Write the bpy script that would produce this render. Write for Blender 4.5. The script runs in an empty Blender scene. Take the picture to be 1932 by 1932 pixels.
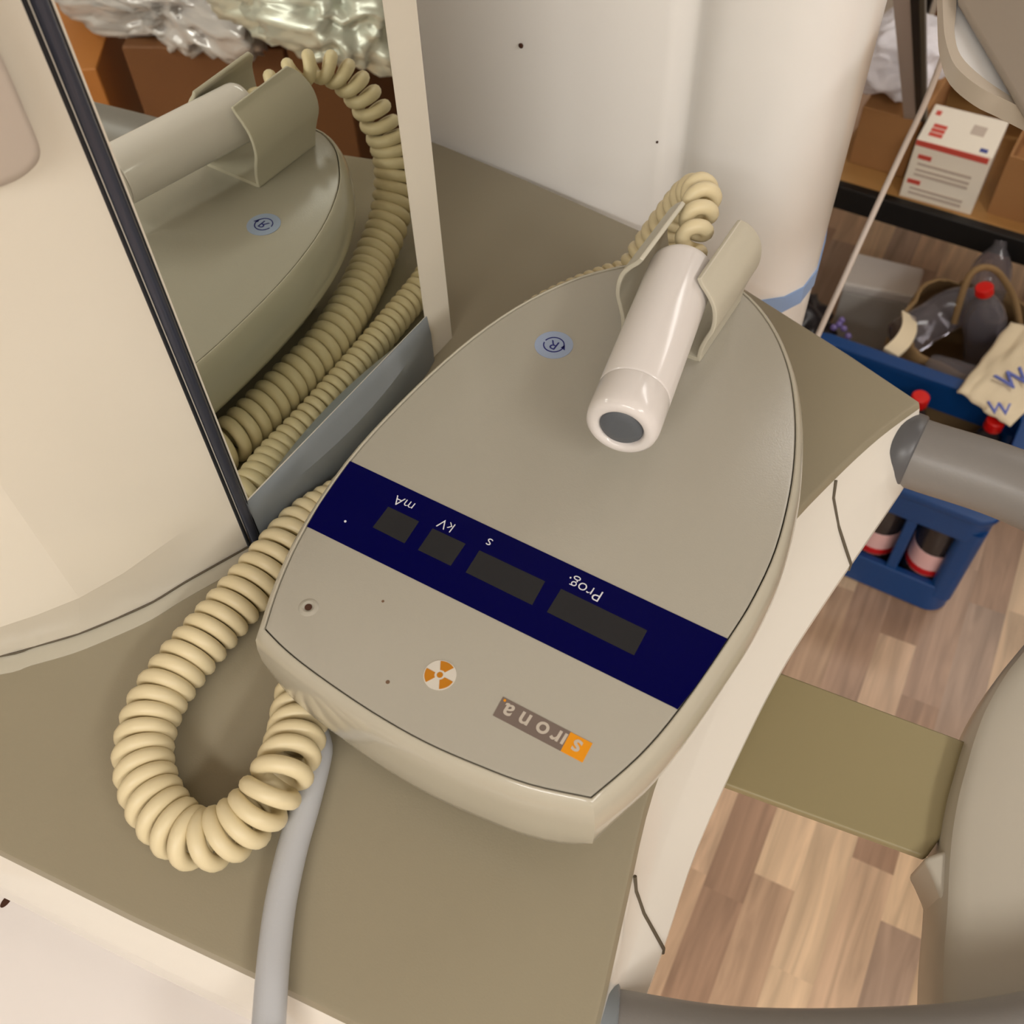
import bpy, bmesh, math, random
from mathutils import Vector, Matrix, noise
random.seed(7)
C = bpy.context.scene.collection
PI = math.pi

# ------------------------------------------------------------------ camera frame
# world axes: X along the blue display stripe, Y away from the viewer, Z up.  Z=0 is 4.8 cm above the machine deck
MR = ((0.86002851, 0.39159136, -0.32711949), (0.50927458, -0.69831821, 0.50298219), (-0.03147002, -0.59917266, -0.8000011))
H = 0.5; F = 1932.0
def ray(px, py):
    v = (px-966, py-966, F)
    return Vector([sum(MR[i][k]*v[k] for k in range(3)) for i in range(3)])
def P(px, py, z):                      # point of the horizontal plane z that the photograph shows at px, py
    r = ray(px, py); t = (z-H)/r.z
    return Vector((r.x*t, r.y*t, z))
TH = math.radians(88.3); MN = Vector((math.sin(TH), -math.cos(TH), 0)); MD = -.3625   # the mirror's plane
def MPt(px, py):                       # point of the mirror's plane
    o = Vector((0, 0, H)); r = ray(px, py); t = (MD-o.dot(MN))/r.dot(MN)
    return o+r*t
def RP(px, py, z):                     # point of plane z seen in the mirror
    p = P(px, py, z); return p-2*(p.dot(MN)-MD)*MN
ZD = -.048                             # machine deck
ZL = .045                              # control panel lid
FL = -1.06                             # floor

# ------------------------------------------------------------------ materials
def lin(c):
    return tuple(((v/255)/12.92 if v/255 <= .04045 else ((v/255+.055)/1.055)**2.4) for v in c)+(1,)
MATS = {}
def mat(name, col, rough=.4, metal=0, spec=.5, bump=0, bscale=300, var=0, vscale=8, coat=0, trans=0, ior=1.45, alpha=1, emis=None, sub=0):
    if name in MATS: return MATS[name]
    m = bpy.data.materials.new(name); m.use_nodes = True
    nt = m.node_tree; b = nt.nodes['Principled BSDF']
    b.inputs['Base Color'].default_value = lin(col); b.inputs['Roughness'].default_value = rough
    b.inputs['Metallic'].default_value = metal; b.inputs['Specular IOR Level'].default_value = spec
    b.inputs['Coat Weight'].default_value = coat; b.inputs['Coat Roughness'].default_value = .08
    b.inputs['Transmission Weight'].default_value = trans; b.inputs['IOR'].default_value = ior
    b.inputs['Alpha'].default_value = alpha
    tc = nt.nodes.new('ShaderNodeTexCoord')
    if var:
        n = nt.nodes.new('ShaderNodeTexNoise'); n.inputs['Scale'].default_value = vscale; n.inputs['Detail'].default_value = 4
        nt.links.new(tc.outputs['Object'], n.inputs['Vector'])
        mx = nt.nodes.new('ShaderNodeMix'); mx.data_type = 'RGBA'
        c = lin(col); mx.inputs[6].default_value = tuple(v*(1-var) for v in c[:3])+(1,); mx.inputs[7].default_value = tuple(min(1, v*(1+var)) for v in c[:3])+(1,)
        nt.links.new(n.outputs['Fac'], mx.inputs[0]); nt.links.new(mx.outputs[2], b.inputs['Base Color'])
    if bump:
        n = nt.nodes.new('ShaderNodeTexNoise'); n.inputs['Scale'].default_value = bscale; n.inputs['Detail'].default_value = 3
        nt.links.new(tc.outputs['Object'], n.inputs['Vector'])
        bp = nt.nodes.new('ShaderNodeBump'); bp.inputs['Strength'].default_value = bump; bp.inputs['Distance'].default_value = .002
        nt.links.new(n.outputs['Fac'], bp.inputs['Height']); nt.links.new(bp.outputs['Normal'], b.inputs['Normal'])
    if emis:
        b.inputs['Emission Color'].default_value = lin(emis[0]); b.inputs['Emission Strength'].default_value = emis[1]
    MATS[name] = m
    return m
deck_m = mat('deck_beige_plastic', (151, 142, 120), .24, bump=.04, bscale=900, spec=.45)
lid_m = mat('panel_beige_plastic', (172, 167, 154), .22, bump=.05, bscale=1100, var=.01, spec=.5)
rim_m = mat('panel_rim_plastic', (186, 180, 163), .14, spec=.5)
side_m = mat('machine_cover_plastic', (232, 226, 215), .08, spec=.5)
hous_m = mat('housing_cream_plastic', (230, 223, 208), .2, spec=.5)
col_m = mat('column_white_paint', (248, 246, 243), .2, spec=.5)
holder_m = mat('holder_plastic', (196, 190, 172), .38, bump=.03, bscale=900)
switch_m = mat('hand_switch_plastic', (226, 220, 216), .16, bump=.02, bscale=1200)
cord_m = mat('cream_cord_rubber', (226, 211, 172), .42, var=.04, vscale=60)
gcable_m = mat('grey_cable_rubber', (190, 192, 196), .4, bump=.05, bscale=500)
grey_m = mat('grey_handle_plastic', (132, 128, 124), .38, bump=.05, bscale=700)
collar_m = mat('dark_grey_collar_plastic', (92, 92, 94), .35)
blue_m = mat('blue_display_film', (0, 0, 66), .3, spec=.1)
win_m = mat('dark_display_window', (42, 42, 44), .35, spec=.2, var=.06, vscale=400)
white_ink = mat('white_ink', (225, 225, 232), .5)
stick_m = mat('light_blue_sticker', (152, 166, 192), .4)
navy_ink = mat('navy_ink', (20, 25, 110), .5)
orange_ink = mat('orange_ink', (190, 120, 10), .5)
orange2 = mat('orange_logo', (232, 150, 12), .5)
logog_m = mat('grey_logo', (118, 104, 96), .5)
hole_m = mat('dark_hole', (70, 40, 25), .6)
button_m = mat('grey_button_rubber', (92, 96, 101), .45, bump=.05, bscale=900)
seam_m = mat('seam_shadow_gap', (92, 82, 66), .6)
mirror_m = mat('mirror_silver', (232, 235, 225), .0, metal=1)
mframe_m = mat('dark_mirror_edge', (28, 32, 38), .3)
mstrip_m = mat('blue_grey_gasket', (70, 74, 88), .25, metal=.5)
trim_m = mat('blue_grey_trim', (128, 134, 138), .35)
blueband = mat('light_blue_band', (148, 178, 224), .35)
mirror_m.name = 'mirror_silver'

# ------------------------------------------------------------------ mesh helpers
def obj(name, verts, faces, m, parent=None, smooth=False, auto=None):
    me = bpy.data.meshes.new(name); me.from_pydata([tuple(v) for v in verts], [], faces); me.validate()
    bm = bmesh.new(); bm.from_mesh(me); bmesh.ops.recalc_face_normals(bm, faces=bm.faces[:])
    if auto:
        for e in bm.edges:
            if len(e.link_faces) == 2 and e.calc_face_angle(0) > auto: e.smooth = False
    bm.to_mesh(me); bm.free()
    if smooth or auto:
        for p in me.polygons: p.use_smooth = True
    me.materials.append(m)
    o = bpy.data.objects.new(name, me); C.objects.link(o)
    if parent: o.parent = parent
    return o
def tag(o, label=None, cat=None, group=None, kind=None):
    if label: o['label'] = label
    if cat: o['category'] = cat
    if group: o['group'] = group
    if kind: o['kind'] = kind
    return o
def empty(name, label, cat, group=None, loc=(0, 0, 0)):
    o = bpy.data.objects.new(name, None); C.objects.link(o); o.location = loc; o.empty_display_size = .02
    return tag(o, label, cat, group)
def bevel(o, w, seg=3, ang=.6):
    b = o.modifiers.new('bevel', 'BEVEL'); b.width = w; b.segments = seg; b.limit_method = 'ANGLE'; b.angle_limit = ang
    for p in o.data.polygons: p.use_smooth = True
    o.modifiers.new('wn', 'WEIGHTED_NORMAL'); return o
def prism(name, pts, z0, z1, m, parent=None, bev=0, seg=3, ang=.6):
    n = len(pts)
    v = [(p[0], p[1], z0) for p in pts]+[(p[0], p[1], z1) for p in pts]
    f = [list(range(n))[::-1], list(range(n, 2*n))]+[[i, (i+1) % n, n+(i+1) % n, n+i] for i in range(n)]
    o = obj(name, v, f, m, parent)
    if bev: bevel(o, bev, seg, ang)
    return o
def box(name, x0, x1, y0, y1, z0, z1, m, parent=None, bev=0, rz=0, seg=2):
    cx, cy = (x0+x1)/2, (y0+y1)/2
    pts = []
    for x, y in ((x0, y0), (x1, y0), (x1, y1), (x0, y1)):
        dx, dy = x-cx, y-cy
        pts.append((cx+dx*math.cos(rz)-dy*math.sin(rz), cy+dx*math.sin(rz)+dy*math.cos(rz)))
    return prism(name, pts, z0, z1, m, parent, bev, seg)
def loft(name, rings, m, parent=None, cap0=True, cap1=True, auto=.5, closed=True):
    n = len(rings[0]); v = [p for r in rings for p in r]; f = []
    for k in range(len(rings)-1):
        for i in range(n if closed else n-1):
            j = (i+1) % n; f.append([k*n+i, k*n+j, (k+1)*n+j, (k+1)*n+i])
    if cap0: f.append(list(range(n))[::-1])
    if cap1: f.append(list(range((len(rings)-1)*n, len(rings)*n)))
    return obj(name, v, f, m, parent, auto=auto)
def catmull(pts, sub=6, closed=False):
    pts = [Vector(p) for p in pts]; n = len(pts); out = []
    for i in range(n if closed else n-1):
        g = lambda k: pts[k % n] if closed else pts[max(0, min(n-1, k))]
        p0, p1, p2, p3 = g(i-1), g(i), g(i+1), g(i+2)
        for s in range(sub):
            t = s/sub
            out.append(.5*((2*p1)+(-p0+p2)*t+(2*p0-5*p1+4*p2-p3)*t*t+(-p0+3*p1-3*p2+p3)*t**3))
    if not closed: out.append(pts[-1].copy())
    return out
def frames(path):
    ts = []
    for i in range(len(path)):
        a = path[max(0, i-1)]; b = path[min(len(path)-1, i+1)]; ts.append((b-a).normalized())
    up = Vector((0, 0, 1)) if abs(ts[0].z) < .9 else Vector((1, 0, 0))
    n = (up-ts[0]*up.dot(ts[0])).normalized(); fr = []
    for t in ts:
        n = (n-t*n.dot(t)).normalized(); fr.append((t, n, t.cross(n)))
    return fr
def tube(name, path, r, m, parent=None, seg=16, radii=None, cap=True):
    path = [Vector(p) for p in path]; fr = frames(path); rings = []
    for i, (p, (t, n, b)) in enumerate(zip(path, fr)):
        rr = radii[i] if radii else r
        rings.append([p+(n*math.cos(2*PI*k/seg)+b*math.sin(2*PI*k/seg))*rr for k in range(seg)])
    return loft(name, rings, m, parent, cap, cap, auto=.9)
def coil(path, R, r, pitch, seg=22, ring=9, Rend=None, m=None, name='coil', parent=None):
    path = [Vector(p) for p in path]; fr = frames(path)
    L = [0]
    for i in range(1, len(path)): L.append(L[-1]+(path[i]-path[i-1]).length)
    tot = L[-1]; k = 0
    ph = 0; s = 0; step = 1/seg
    out = []
    while s < tot:
        while k < len(L)-2 and L[k+1] < s: k += 1
        u = (s-L[k])/max(1e-9, L[k+1]-L[k])
        p = path[k].lerp(path[k+1], u); n = fr[k][1].lerp(fr[k+1][1], u).normalized(); b = fr[k][2].lerp(fr[k+1][2], u).normalized()
        RR = R(s/tot) if callable(R) else R
        a = 2*PI*ph
        out.append(p+n*RR*math.cos(a)+b*RR*math.sin(a))
        pt = pitch(s/tot) if callable(pitch) else pitch
        s += pt*step; ph += step
    return out
def lathe(name, prof, m, parent=None, seg=28, loc=(0, 0, 0), axis=None, auto=.6):
    rings = []
    for r, z in prof:
        rings.append([Vector((max(r, 1e-5)*math.cos(2*PI*k/seg), max(r, 1e-5)*math.sin(2*PI*k/seg), z)) for k in range(seg)])
    if axis is not None:
        q = Vector((0, 0, 1)).rotation_difference(Vector(axis).normalized())
        rings = [[q @ p for p in rr] for rr in rings]
    L = Vector(loc); rings = [[p+L for p in rr] for rr in rings]
    return loft(name, rings, m, parent, auto=auto)
def text(name, s, c, size, m, parent, z, rot=PI, sx=1.0, depth=.0001, spacing=1.0, offset=0):
    cu = bpy.data.curves.new(name, 'FONT'); cu.body = s; cu.size = size; cu.extrude = depth; cu.align_x = 'CENTER'; cu.align_y = 'CENTER'
    cu.space_character = spacing; cu.offset = offset
    t = bpy.data.objects.new(name, cu); C.objects.link(t)
    dg = bpy.context.evaluated_depsgraph_get(); me = bpy.data.meshes.new_from_object(t.evaluated_get(dg))
    bpy.data.objects.remove(t); bpy.data.curves.remove(cu)
    me.transform(Matrix.Translation((c[0], c[1], z)) @ Matrix.Rotation(rot, 4, 'Z') @ Matrix.Diagonal((sx, 1, 1, 1)))
    me.materials.clear(); me.materials.append(m)
    o = bpy.data.objects.new(name, me); C.objects.link(o); o.parent = parent
    return o
def disc(name, c, r, z0, z1, m, parent, n=36, a0=0, a1=None, rin=0, ell=1):
    pts = []
    if a1 is None: pts = [(c[0]+r*math.cos(2*PI*k/n), c[1]+r*ell*math.sin(2*PI*k/n)) for k in range(n)]
    else:
        pts = [(c[0]+r*math.cos(a0+(a1-a0)*k/n), c[1]+r*math.sin(a0+(a1-a0)*k/n)) for k in range(n+1)]
        pts += [(c[0]+rin*math.cos(a1-(a1-a0)*k/n), c[1]+rin*math.sin(a1-(a1-a0)*k/n)) for k in range(n+1)]
    return prism(name, pts, z0, z1, m, parent)
def zc(px, z): return [P(a, b, z) for a, b in px]

# ================================================================== THE X-RAY MACHINE
X = empty('panoramic_x_ray_machine', 'beige dental x-ray machine with leaf-shaped control panel, mirror and white column', 'x-ray machine', loc=(-.25, .3, FL))
def mp(o):                               # part of the machine, keeps world coordinates
    o.parent = X; o.matrix_parent_inverse = Matrix.Translation(-X.location); return o

# ---- deck: top outline and flared skirt
ys = [.058, .10, .16, .22, .30, .36, .42, .48, .53, .572]
xt = [-.022, -.030, -.045, -.059, -.067, -.067, -.062, -.049, -.035, -.019]
xc = [-.018, -.026, -.035, -.045, -.051, -.050, -.044, -.031, -.018, -.010]
xl = [-.006, -.013, -.019, -.026, -.028, -.0265, -.0205, -.013, -.007, -.003]
near = [(-.75, -.045), (-.5, -.012), (-.351, .009), (-.262, .020), (-.192, .030), (-.13, .038), (-.06, .046)]
far = [(-.081, .595), (-.174, .625), (-.277, .651), (-.40, .667), (-.491, .676), (-.75, .69)]
def deck_ring(z, xs, dn, df):
    a = [Vector((x, y-dn, z)) for x, y in near]
    a += [Vector((x, y, z)) for x, y in catmull2([(x, y) for x, y in zip(xs, ys)])]
    a += [Vector((x, y+df, z)) for x, y in far]
    return a
def catmull2(p): return [(v.x, v.y) for v in catmull([(a, b, 0) for a, b in p], 4)]
def shift(xs, d): return [x+d for x in xs]
rings = [deck_ring(ZD, shift(xt, -.003), -.003, -.003), deck_ring(ZD-.0008, shift(xt, -.0012), -.001, -.001), deck_ring(ZD-.003, xt, 0, 0),
         deck_ring(ZD-.006, shift(xt, .001), .001, .001)]
mid = [(a*.65+b*.35) for a, b in zip(xt, xc)]
rings += [deck_ring(-.064, mid, .006, .003), deck_ring(-.078, xc, .0125, .004), deck_ring(-.081, shift(xc, .002), .013, .004), deck_ring(-.1, xl, .0145, .005),
          deck_ring(-.104, shift(xl, .0005), .015, .005), deck_ring(-.106, shift(xl, -.003), .012, .003), deck_ring(-.106, shift(xl, -.02), 0, -.01), deck_ring(-.165, shift(xl, -.06), -.03, -.03)]
deck = mp(loft('deck_skirt', rings[3:], side_m, auto=.35, cap0=False)); deck['label'] = 'glossy off-white flared skirt around the deck'
mp(loft('deck_top', rings[:4], deck_m, auto=.5, cap1=False))
def seam(name, a, b, r=.0009, mm=seam_m, par=None):
    o = tube(name, [Vector(a), Vector(a).lerp(Vector(b), .5), Vector(b)], r, mm, seg=8)
    return mp(o)
def skirt_line(y, y2):
    def at(xs, y=y):
        c = catmull2(list(zip(xs, ys))); 
        for (x0, y0), (x1, y1) in zip(c, c[1:]):
            if y0 <= y <= y1: return x0+(x1-x0)*(y-y0)/(y1-y0)
        return c[-1][0]
    yy = [y, y+(y2-y)*.25, y+(y2-y)*.55, y+(y2-y)*.95, y2]
    return [(at(xt, yy[0])+.002, yy[0], ZD-.006), (at(mid, yy[1])+.0004, yy[1], -.064), (at(xc, yy[2])+.0006, yy[2], -.079), (at(xl, yy[3])+.0003, yy[3], -.0995), (at(xl, yy[4])+.0006, yy[4], -.105)]
for y, y2 in ((.480, .452), (.172, .158)):
    mp(tube('cover_joint', skirt_line(y, y2), .0011, seam_m, seg=8))

# lower white cover in front of the deck, near the viewer
lw = [P(-300, 1750, -.13), P(0, 1560, -.13), P(300, 1700, -.13), P(480, 1800, -.13), P(500, 1932, -.13), P(560, 2100, -.13), P(-300, 2600, -.13)]
lw = [(p.x, p.y) for p in lw]
o = mp(prism('lower_cover', lw, -.30, -.13, mat('lower_cover_white', (244, 238, 234), .2, spec=.5), bev=.006)); o['label'] = 'glossy white cover below the deck edge'
for q in ((12, 1700), ):
    c = P(*q, -.13); mp(disc('scuff_mark', c, .0022, -.1301, -.1297, hole_m, None, ell=2))

# ---- column
cf = [(-.95, .80), (-.75, .725), (-.6, .700), (-.45, .684), (-.35, .678), (-.285, .678), (-.279, .681), (-.268, .688), (-.262, .688), (-.256, .682), (-.235, .678), (-.20, .680), (-.178, .688), (-.162, .702), (-.152, .722), (-.150, .75), (-.158, .79), (-.172, .84), (-.20, .89), (-.28, .93), (-.9, .95)]
mp(loft('column', [[Vector((x, y, z)) for x, y in cf] for z in (FL, -.2, .2, .6, 1.0)], col_m, auto=.9))
bb = [(-.256, .6805), (-.235, .6768), (-.1995, .6788), (-.1775, .6868), (-.161, .7010), (-.1508, .7215), (-.1487, .75), (-.1567, .79), (-.17, .84), (-.2, .87), (-.22, .75)]
mp(prism('blue_band', bb, -.128, -.110, blueband))
bt = [(x-.0005, y+.0008) for x, y in bb]
def colpt(px, py, y):
    r = ray(px, py); t = y/r.y; return Vector((0, 0, H))+r*t
c = colpt(983, 86, .6795); mp(lathe('scuff_mark', [(.0018, -.0006), (.0022, .0006), (.0004, .0012)], hole_m, loc=c, axis=(0, -1, 0), seg=10))
c = colpt(1240, 268, .6778); mp(lathe('scuff_mark', [(.0008, -.0006), (.001, .0006), (.0004, .0008)], hole_m, loc=c, axis=(0, -1, 0), seg=10))

# ---- mirror housing
base = [Vector((-.3495, .466, ZD)), Vector((-.3555, .2425, ZD))]+zc([(415, 1068), (345, 1108), (290, 1144), (225, 1170), (150, 1200), (70, 1223), (0, 1242)], ZD)+[Vector((-.52, .03, ZD)), Vector((-.66, .02, ZD)), Vector((-.75, .10, ZD)), Vector((-.75, .50, ZD)), Vector((-.60, .485, ZD)), Vector((-.42, .478, ZD)), Vector((-.362, .4745, ZD)), Vector((-.3525, .470, ZD))]
ztop = .58
ZB = .008
low = zc([(432, 928), (355, 985), (290, 1030), (232, 1082), (150, 1128), (70, 1160), (-20, 1190)], ZB)
k = [Vector((-.3495, .466, ZB)), Vector((-.3555, .2425, ZB))]+low+[Vector((v.x, v.y, ZB)) for v in base[9:]]
# the upper walls stand vertical above the bevel: two facets meeting in one upright crease
for i in (2, 3, 4): k[i] = k[1].lerp(k[5], (i-1)/4)
for i in (2, 3, 4): base[i] = base[i].lerp(base[1].lerp(base[5], (i-1)/4), .35)
def up(z): return [Vector((p.x, p.y, z)) for p in k]
ax = k[5]; 
upper = [p.copy() for p in k]
a, b = k[1], k[5]
for i in (2, 3, 4):
    upper[i] = k[i].copy()
nf = Vector((.86, -.5, 0)); upper[6] = upper[6]+nf*.0015; upper[7] = upper[7]+nf*.0015
hr = [base, [p.lerp(q, .06)+Vector((0, 0, .0)) for p, q in zip(base, k)], [p.lerp(q, .9) for p, q in zip(base, k)], k]
hr += [[Vector((p.x, p.y, z)) for p in upper] for z in (ZB+.016, .2, .4, ztop)]
mp(loft('mirror_housing', hr, hous_m, auto=.14)).__setitem__('label', 'cream housing that carries the mirror')
# foot seam where the housing meets the deck
sm = [Vector((p.x+.001, p.y-.001, ZD+.0045)) for p in catmull(base[1:10], 4)]
mp(tube('foot_joint', sm, .0007, seam_m, seg=6))
fl = []
bs = catmull(base[1:10], 4)
mp(loft('foot_flange', [[p+Vector((-.004, .004, .004)) for p in bs], [p+Vector((.0005, -.001, .004)) for p in bs], [p+Vector((.004, -.007, .0025)) for p in bs], [p+Vector((.006, -.0105, .0004)) for p in bs], [p+Vector((.006, -.0105, -.002)) for p in bs]], rim_m, closed=False, cap0=False, cap1=False, auto=.8))
# thin raised patch high on the cream face, in a darker taupe colour
def facet(px, py, off=.002):
    a3, b3 = upper[5], upper[8]
    n = Vector((b3.y-a3.y, -(b3.x-a3.x), 0)).normalized()
    if n.x < 0: n = -n
    o = Vector((0, 0, H)); r = ray(px, py); t = (a3-o+n*off).dot(n)/r.dot(n)
    return o+r*t, n
bl = [(-120, -150), (-20, 60), (18, 140), (50, 215), (72, 268), (77, 292), (70, 312), (45, 335), (10, 352), (-60, 372), (-160, 380)]
pp_ = [facet(*q, .0035) for q in catmull2(bl)]
nn = pp_[0][1]; cen = sum((p for p, _ in pp_), Vector())/len(pp_)
mp(loft('raised_patch', [[p-nn*.012 for p, _ in pp_], [p-nn*.001 for p, _ in pp_], [p.lerp(cen, .03) for p, _ in pp_], [p.lerp(cen, .25)+nn*.001 for p, _ in pp_]], mat('taupe_patch', (186, 174, 162), .3), auto=.9))
# mirror, its gasket and trims
def mq(y, z, off=0):
    x = (MD+off-y*MN.y)/MN.x; return Vector((x, y, z))
def mslab(name, y0, y1, z0, z1, o0, o1, m, bev=0):
    v = [mq(y0, z0, o0), mq(y1, z0, o0), mq(y1, z1, o0), mq(y0, z1, o0), mq(y0, z0, o1), mq(y1, z0, o1), mq(y1, z1, o1), mq(y0, z1, o1)]
    o = obj(name, v, [[0, 1, 2, 3], [4, 5, 6, 7], [0, 1, 5, 4], [1, 2, 6, 5], [2, 3, 7, 6], [3, 0, 4, 7]], m)
    if bev: bevel(o, bev, 2)
    return mp(o)
mslab('mirror_backing', .2415, .4375, -.0045, .56, -.006, -.0008, mframe_m)
mslab('mirror', .2445, .4358, -.003, .558, -.0008, 0, mirror_m)['label'] = 'tall rectangular mirror glass'
mp(tube('mirror_gasket', [mq(.2385, ZD+.001, -.0005), mq(.2385, .2, -.0005), mq(.2385, .56, -.0005)], .0034, mstrip_m, seg=14))
mp(tube('mirror_gasket', [mq(.2425, ZD+.004, -.0005), mq(.2425, .2, -.0005), mq(.2425, .56, -.0005)], .0010, mframe_m, seg=8))
mp(tube('mirror_gasket', [mq(.2338, ZD+.001, -.0022), mq(.2338, .2, -.0022), mq(.2338, .56, -.0022)], .0012, mframe_m, seg=8))
tr = [(.2415, ZD), (.4385, ZD), (.4385, -.0045), (.2415, -.0045)]
rows = []
for z, o0, bul in ((ZD+.0005, -.01, 0), (ZD+.0005, .002, .010), (-.040, .002, .0115), (-.020, .002, .013), (-.0135, .001, .0125), (-.0045, .0003, .0), (-.0040, -.01, 0)):
    rows.append([mq(.2415+.197*i/16, z, o0+bul*math.sin(PI*i/16)**.8) for i in range(17)])
mp(loft('mirror_bottom_trim', rows, trim_m, closed=False, cap0=False, cap1=False, auto=.6))

# ---- control panel on a short pedestal
outl = [(578, 994), (661, 869.5), (760, 760), (870, 658), (975, 582), (1080, 530), (1170, 505), (1240, 497), (1310, 506), (1395, 548), (1450, 610), (1484, 685), (1498, 760), (1500, 840), (1490, 930), (1463, 1035), (1422, 1125), (1373, 1204.5), (1279, 1339), (1205, 1425)]
left = [(500, 1185), (530, 1095)]
A_, B_ = (500, 1185), (1115, 1503)
arc = catmull2([A_, (530, 1095)]+outl+[B_])
frn = catmull2([B_, (1000, 1478), (900, 1441), (800, 1397), (700, 1340), (600, 1272), (540, 1225), A_])
lid = [P(a, b, ZL) for a, b in arc[:-1]+frn[:-1]]
def area(p): return sum(p[i].x*p[(i+1) % len(p)].y-p[(i+1) % len(p)].x*p[i].y for i in range(len(p)))
if area(lid) < 0: lid.reverse()
def offset(pts, d):
    n = len(pts); out = []
    for i in range(n):
        a, b, c = pts[i-1], pts[i], pts[(i+1) % n]
        e1 = (b-a); e2 = (c-b); n1 = Vector((e1.y, -e1.x, 0)).normalized(); n2 = Vector((e2.y, -e2.x, 0)).normalized()
        s = (n1+n2); L = s.length
        out.append(b+s/L*d*min(1.35, 2/L)); 
    return out
prof = [(.0002, ZL-.0022), (.0006, ZL-.0004), (.0012, ZL-.0001), (.0022, ZL-.0006), (.0040, ZL-.0030), (.0062, ZL-.0085), (.0076, .028), (.0078, .018), (.0064, .008), (.0030, .001), (-.003, -.004), (-.016, -.0075)]
PC = (lambda z: 0)
prings = []
n_ = len(lid); wf = []
for i in range(n_):
    t_ = (lid[(i+1) % n_]-lid[i-1]).normalized(); wf.append(max(0, min(1, (t_.x-.55)/.35)) if lid[i].y < .2 else 0)
for _ in range(3): wf = [(wf[i-1]+2*wf[i]+wf[(i+1) % n_])/4 for i in range(n_)]
for kk, (d, z) in enumerate(prof):
    rr = offset(lid, d)
    df = (.0002, .0006, .0012, .0022, .0042, .0062, .0070, .0072, .0066, .0045, .0005, -.016)[kk]
    r2_ = offset(lid, df); zf_ = min(1, max(0, (.03-z)/.03))
    for i, p in enumerate(rr): rr[i] = p.lerp(r2_[i], wf[i])
    for i, p in enumerate(rr): p.z = z-.016*wf[i]*zf_
    # the underside keeps clear of the coiled cord at the front left corner
    prings.append(rr)
cp = mp(loft('control_panel', prings, rim_m, auto=.7, cap0=False)); cp['label'] = 'beige leaf-shaped control panel'
def sp(o):                               # sub-part of the control panel
    o.parent = cp; return o
inn = offset(lid, -.0003)
r0 = [p.copy() for p in inn]; r1 = offset(lid, .0); r2 = offset(lid, -.0016)
for p in r1: p.z = ZL-.0035
for p in r0: p.z = ZL-.0006
for p in r2: p.z = ZL
lido = sp(loft('lid', [r1, r0, r2], lid_m, auto=.9, cap0=False))
groove = offset(lid, 0.0)
ped = [(-.235, .235), (-.105, .235), (-.10, .42), (-.24, .44)]
mp(prism('pedestal', ped, ZD, -.006, side_m, bev=.006))

zs = ZL+.0003
sl = [(661, 870.5), (1372.5, 1205.5), (1342, 1252), (1311, 1297), (1278.5, 1338.3), (579.5, 993.5), (603, 953), (631, 912)]
sp(prism('display_stripe', [(p.x, p.y) for p in zc(sl, ZL)], ZL-.0002, zs, blue_m))
def z8(q): return [(450+a/2.415, 850+b/2.415) for a, b in q]
for w in ([(683, 258), (823, 325), (757, 425), (612, 352)], [(885, 357), (1035, 427), (967, 527), (818, 455)], [(1098, 457), (1397, 598), (1338, 706), (1035, 557)], [(1470, 632), (1862, 822), (1802, 935), (1405, 738)]):
    sp(prism('display_window', [(p.x, p.y) for p in zc(z8(w), ZL)], zs-.0002, zs+.0002, win_m, bev=0))
for s, q, sz in (('mA', (755, 241), .0092), ('kV', (948, 342), .0092), ('s', (1140, 423), .0098), ('Prog.', (1575, 632), .0101)):
    c = P(*z8([q])[0], ZL); sp(text('display_lettering', s, c, sz, white_ink, None, zs+.0002, offset=-.00012))
c = P(*z8([(487, 325)])[0], ZL); sp(disc('status_light', c, .0007, zs, zs+.0003, white_ink, None, n=12))
# radiation sign
c = P(830, 1274, ZL); R = .0083
sp(disc('radiation_sign', c, R, ZL-.0002, ZL+.0003, mat('pale_disc', (214, 208, 196), .4), None))
for k3 in range(3):
    a0 = math.radians(60+120*k3); sp(disc('sign_blade', c, R*.93, ZL+.0002, ZL+.0005, orange_ink, None, n=10, a0=a0, a1=a0+PI/3, rin=R*.33))
sp(disc('sign_blade', c, R*.19, ZL+.0002, ZL+.0005, orange_ink, None, n=16))
# logo
lg = [(949, 1315), (1118, 1403), (1099, 1439), (930, 1350)]
def lerp2(a, b, t): return (a[0]+(b[0]-a[0])*t, a[1]+(b[1]-a[1])*t)
tm = lerp2(lg[0], lg[1], .755); bm_ = lerp2(lg[3], lg[2], .755)
sp(prism('logo_plate', [(p.x, p.y) for p in zc([lg[0], tm, bm_, lg[3]], ZL)], ZL-.0002, ZL+.0003, logog_m))
sp(prism('logo_plate', [(p.x, p.y) for p in zc([tm, lg[1], lg[2], bm_], ZL)], ZL-.0002, ZL+.0003, orange2))
gl = zc([lg[0], lg[1], lg[2], lg[3]], ZL)
def lp(u, v):
    a = gl[0].lerp(gl[1], u); b = gl[3].lerp(gl[2], u); return a.lerp(b, v)
ink = mat('logo_letter_ink', (196, 186, 172), .5)
for ch, u in (('s', .875), ('i', .735), ('r', .655), ('o', .50), ('n', .30), ('a', .11)):
    sp(text('logo_letter', '\u0131' if ch == 'i' else ch, lp(u, .52), .0125, ink, None, ZL+.0003, offset=.0002))
sp(disc('logo_dot', lp(.035, .12), .0007, ZL+.0002, ZL+.0005, orange2, None, n=10))
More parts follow.
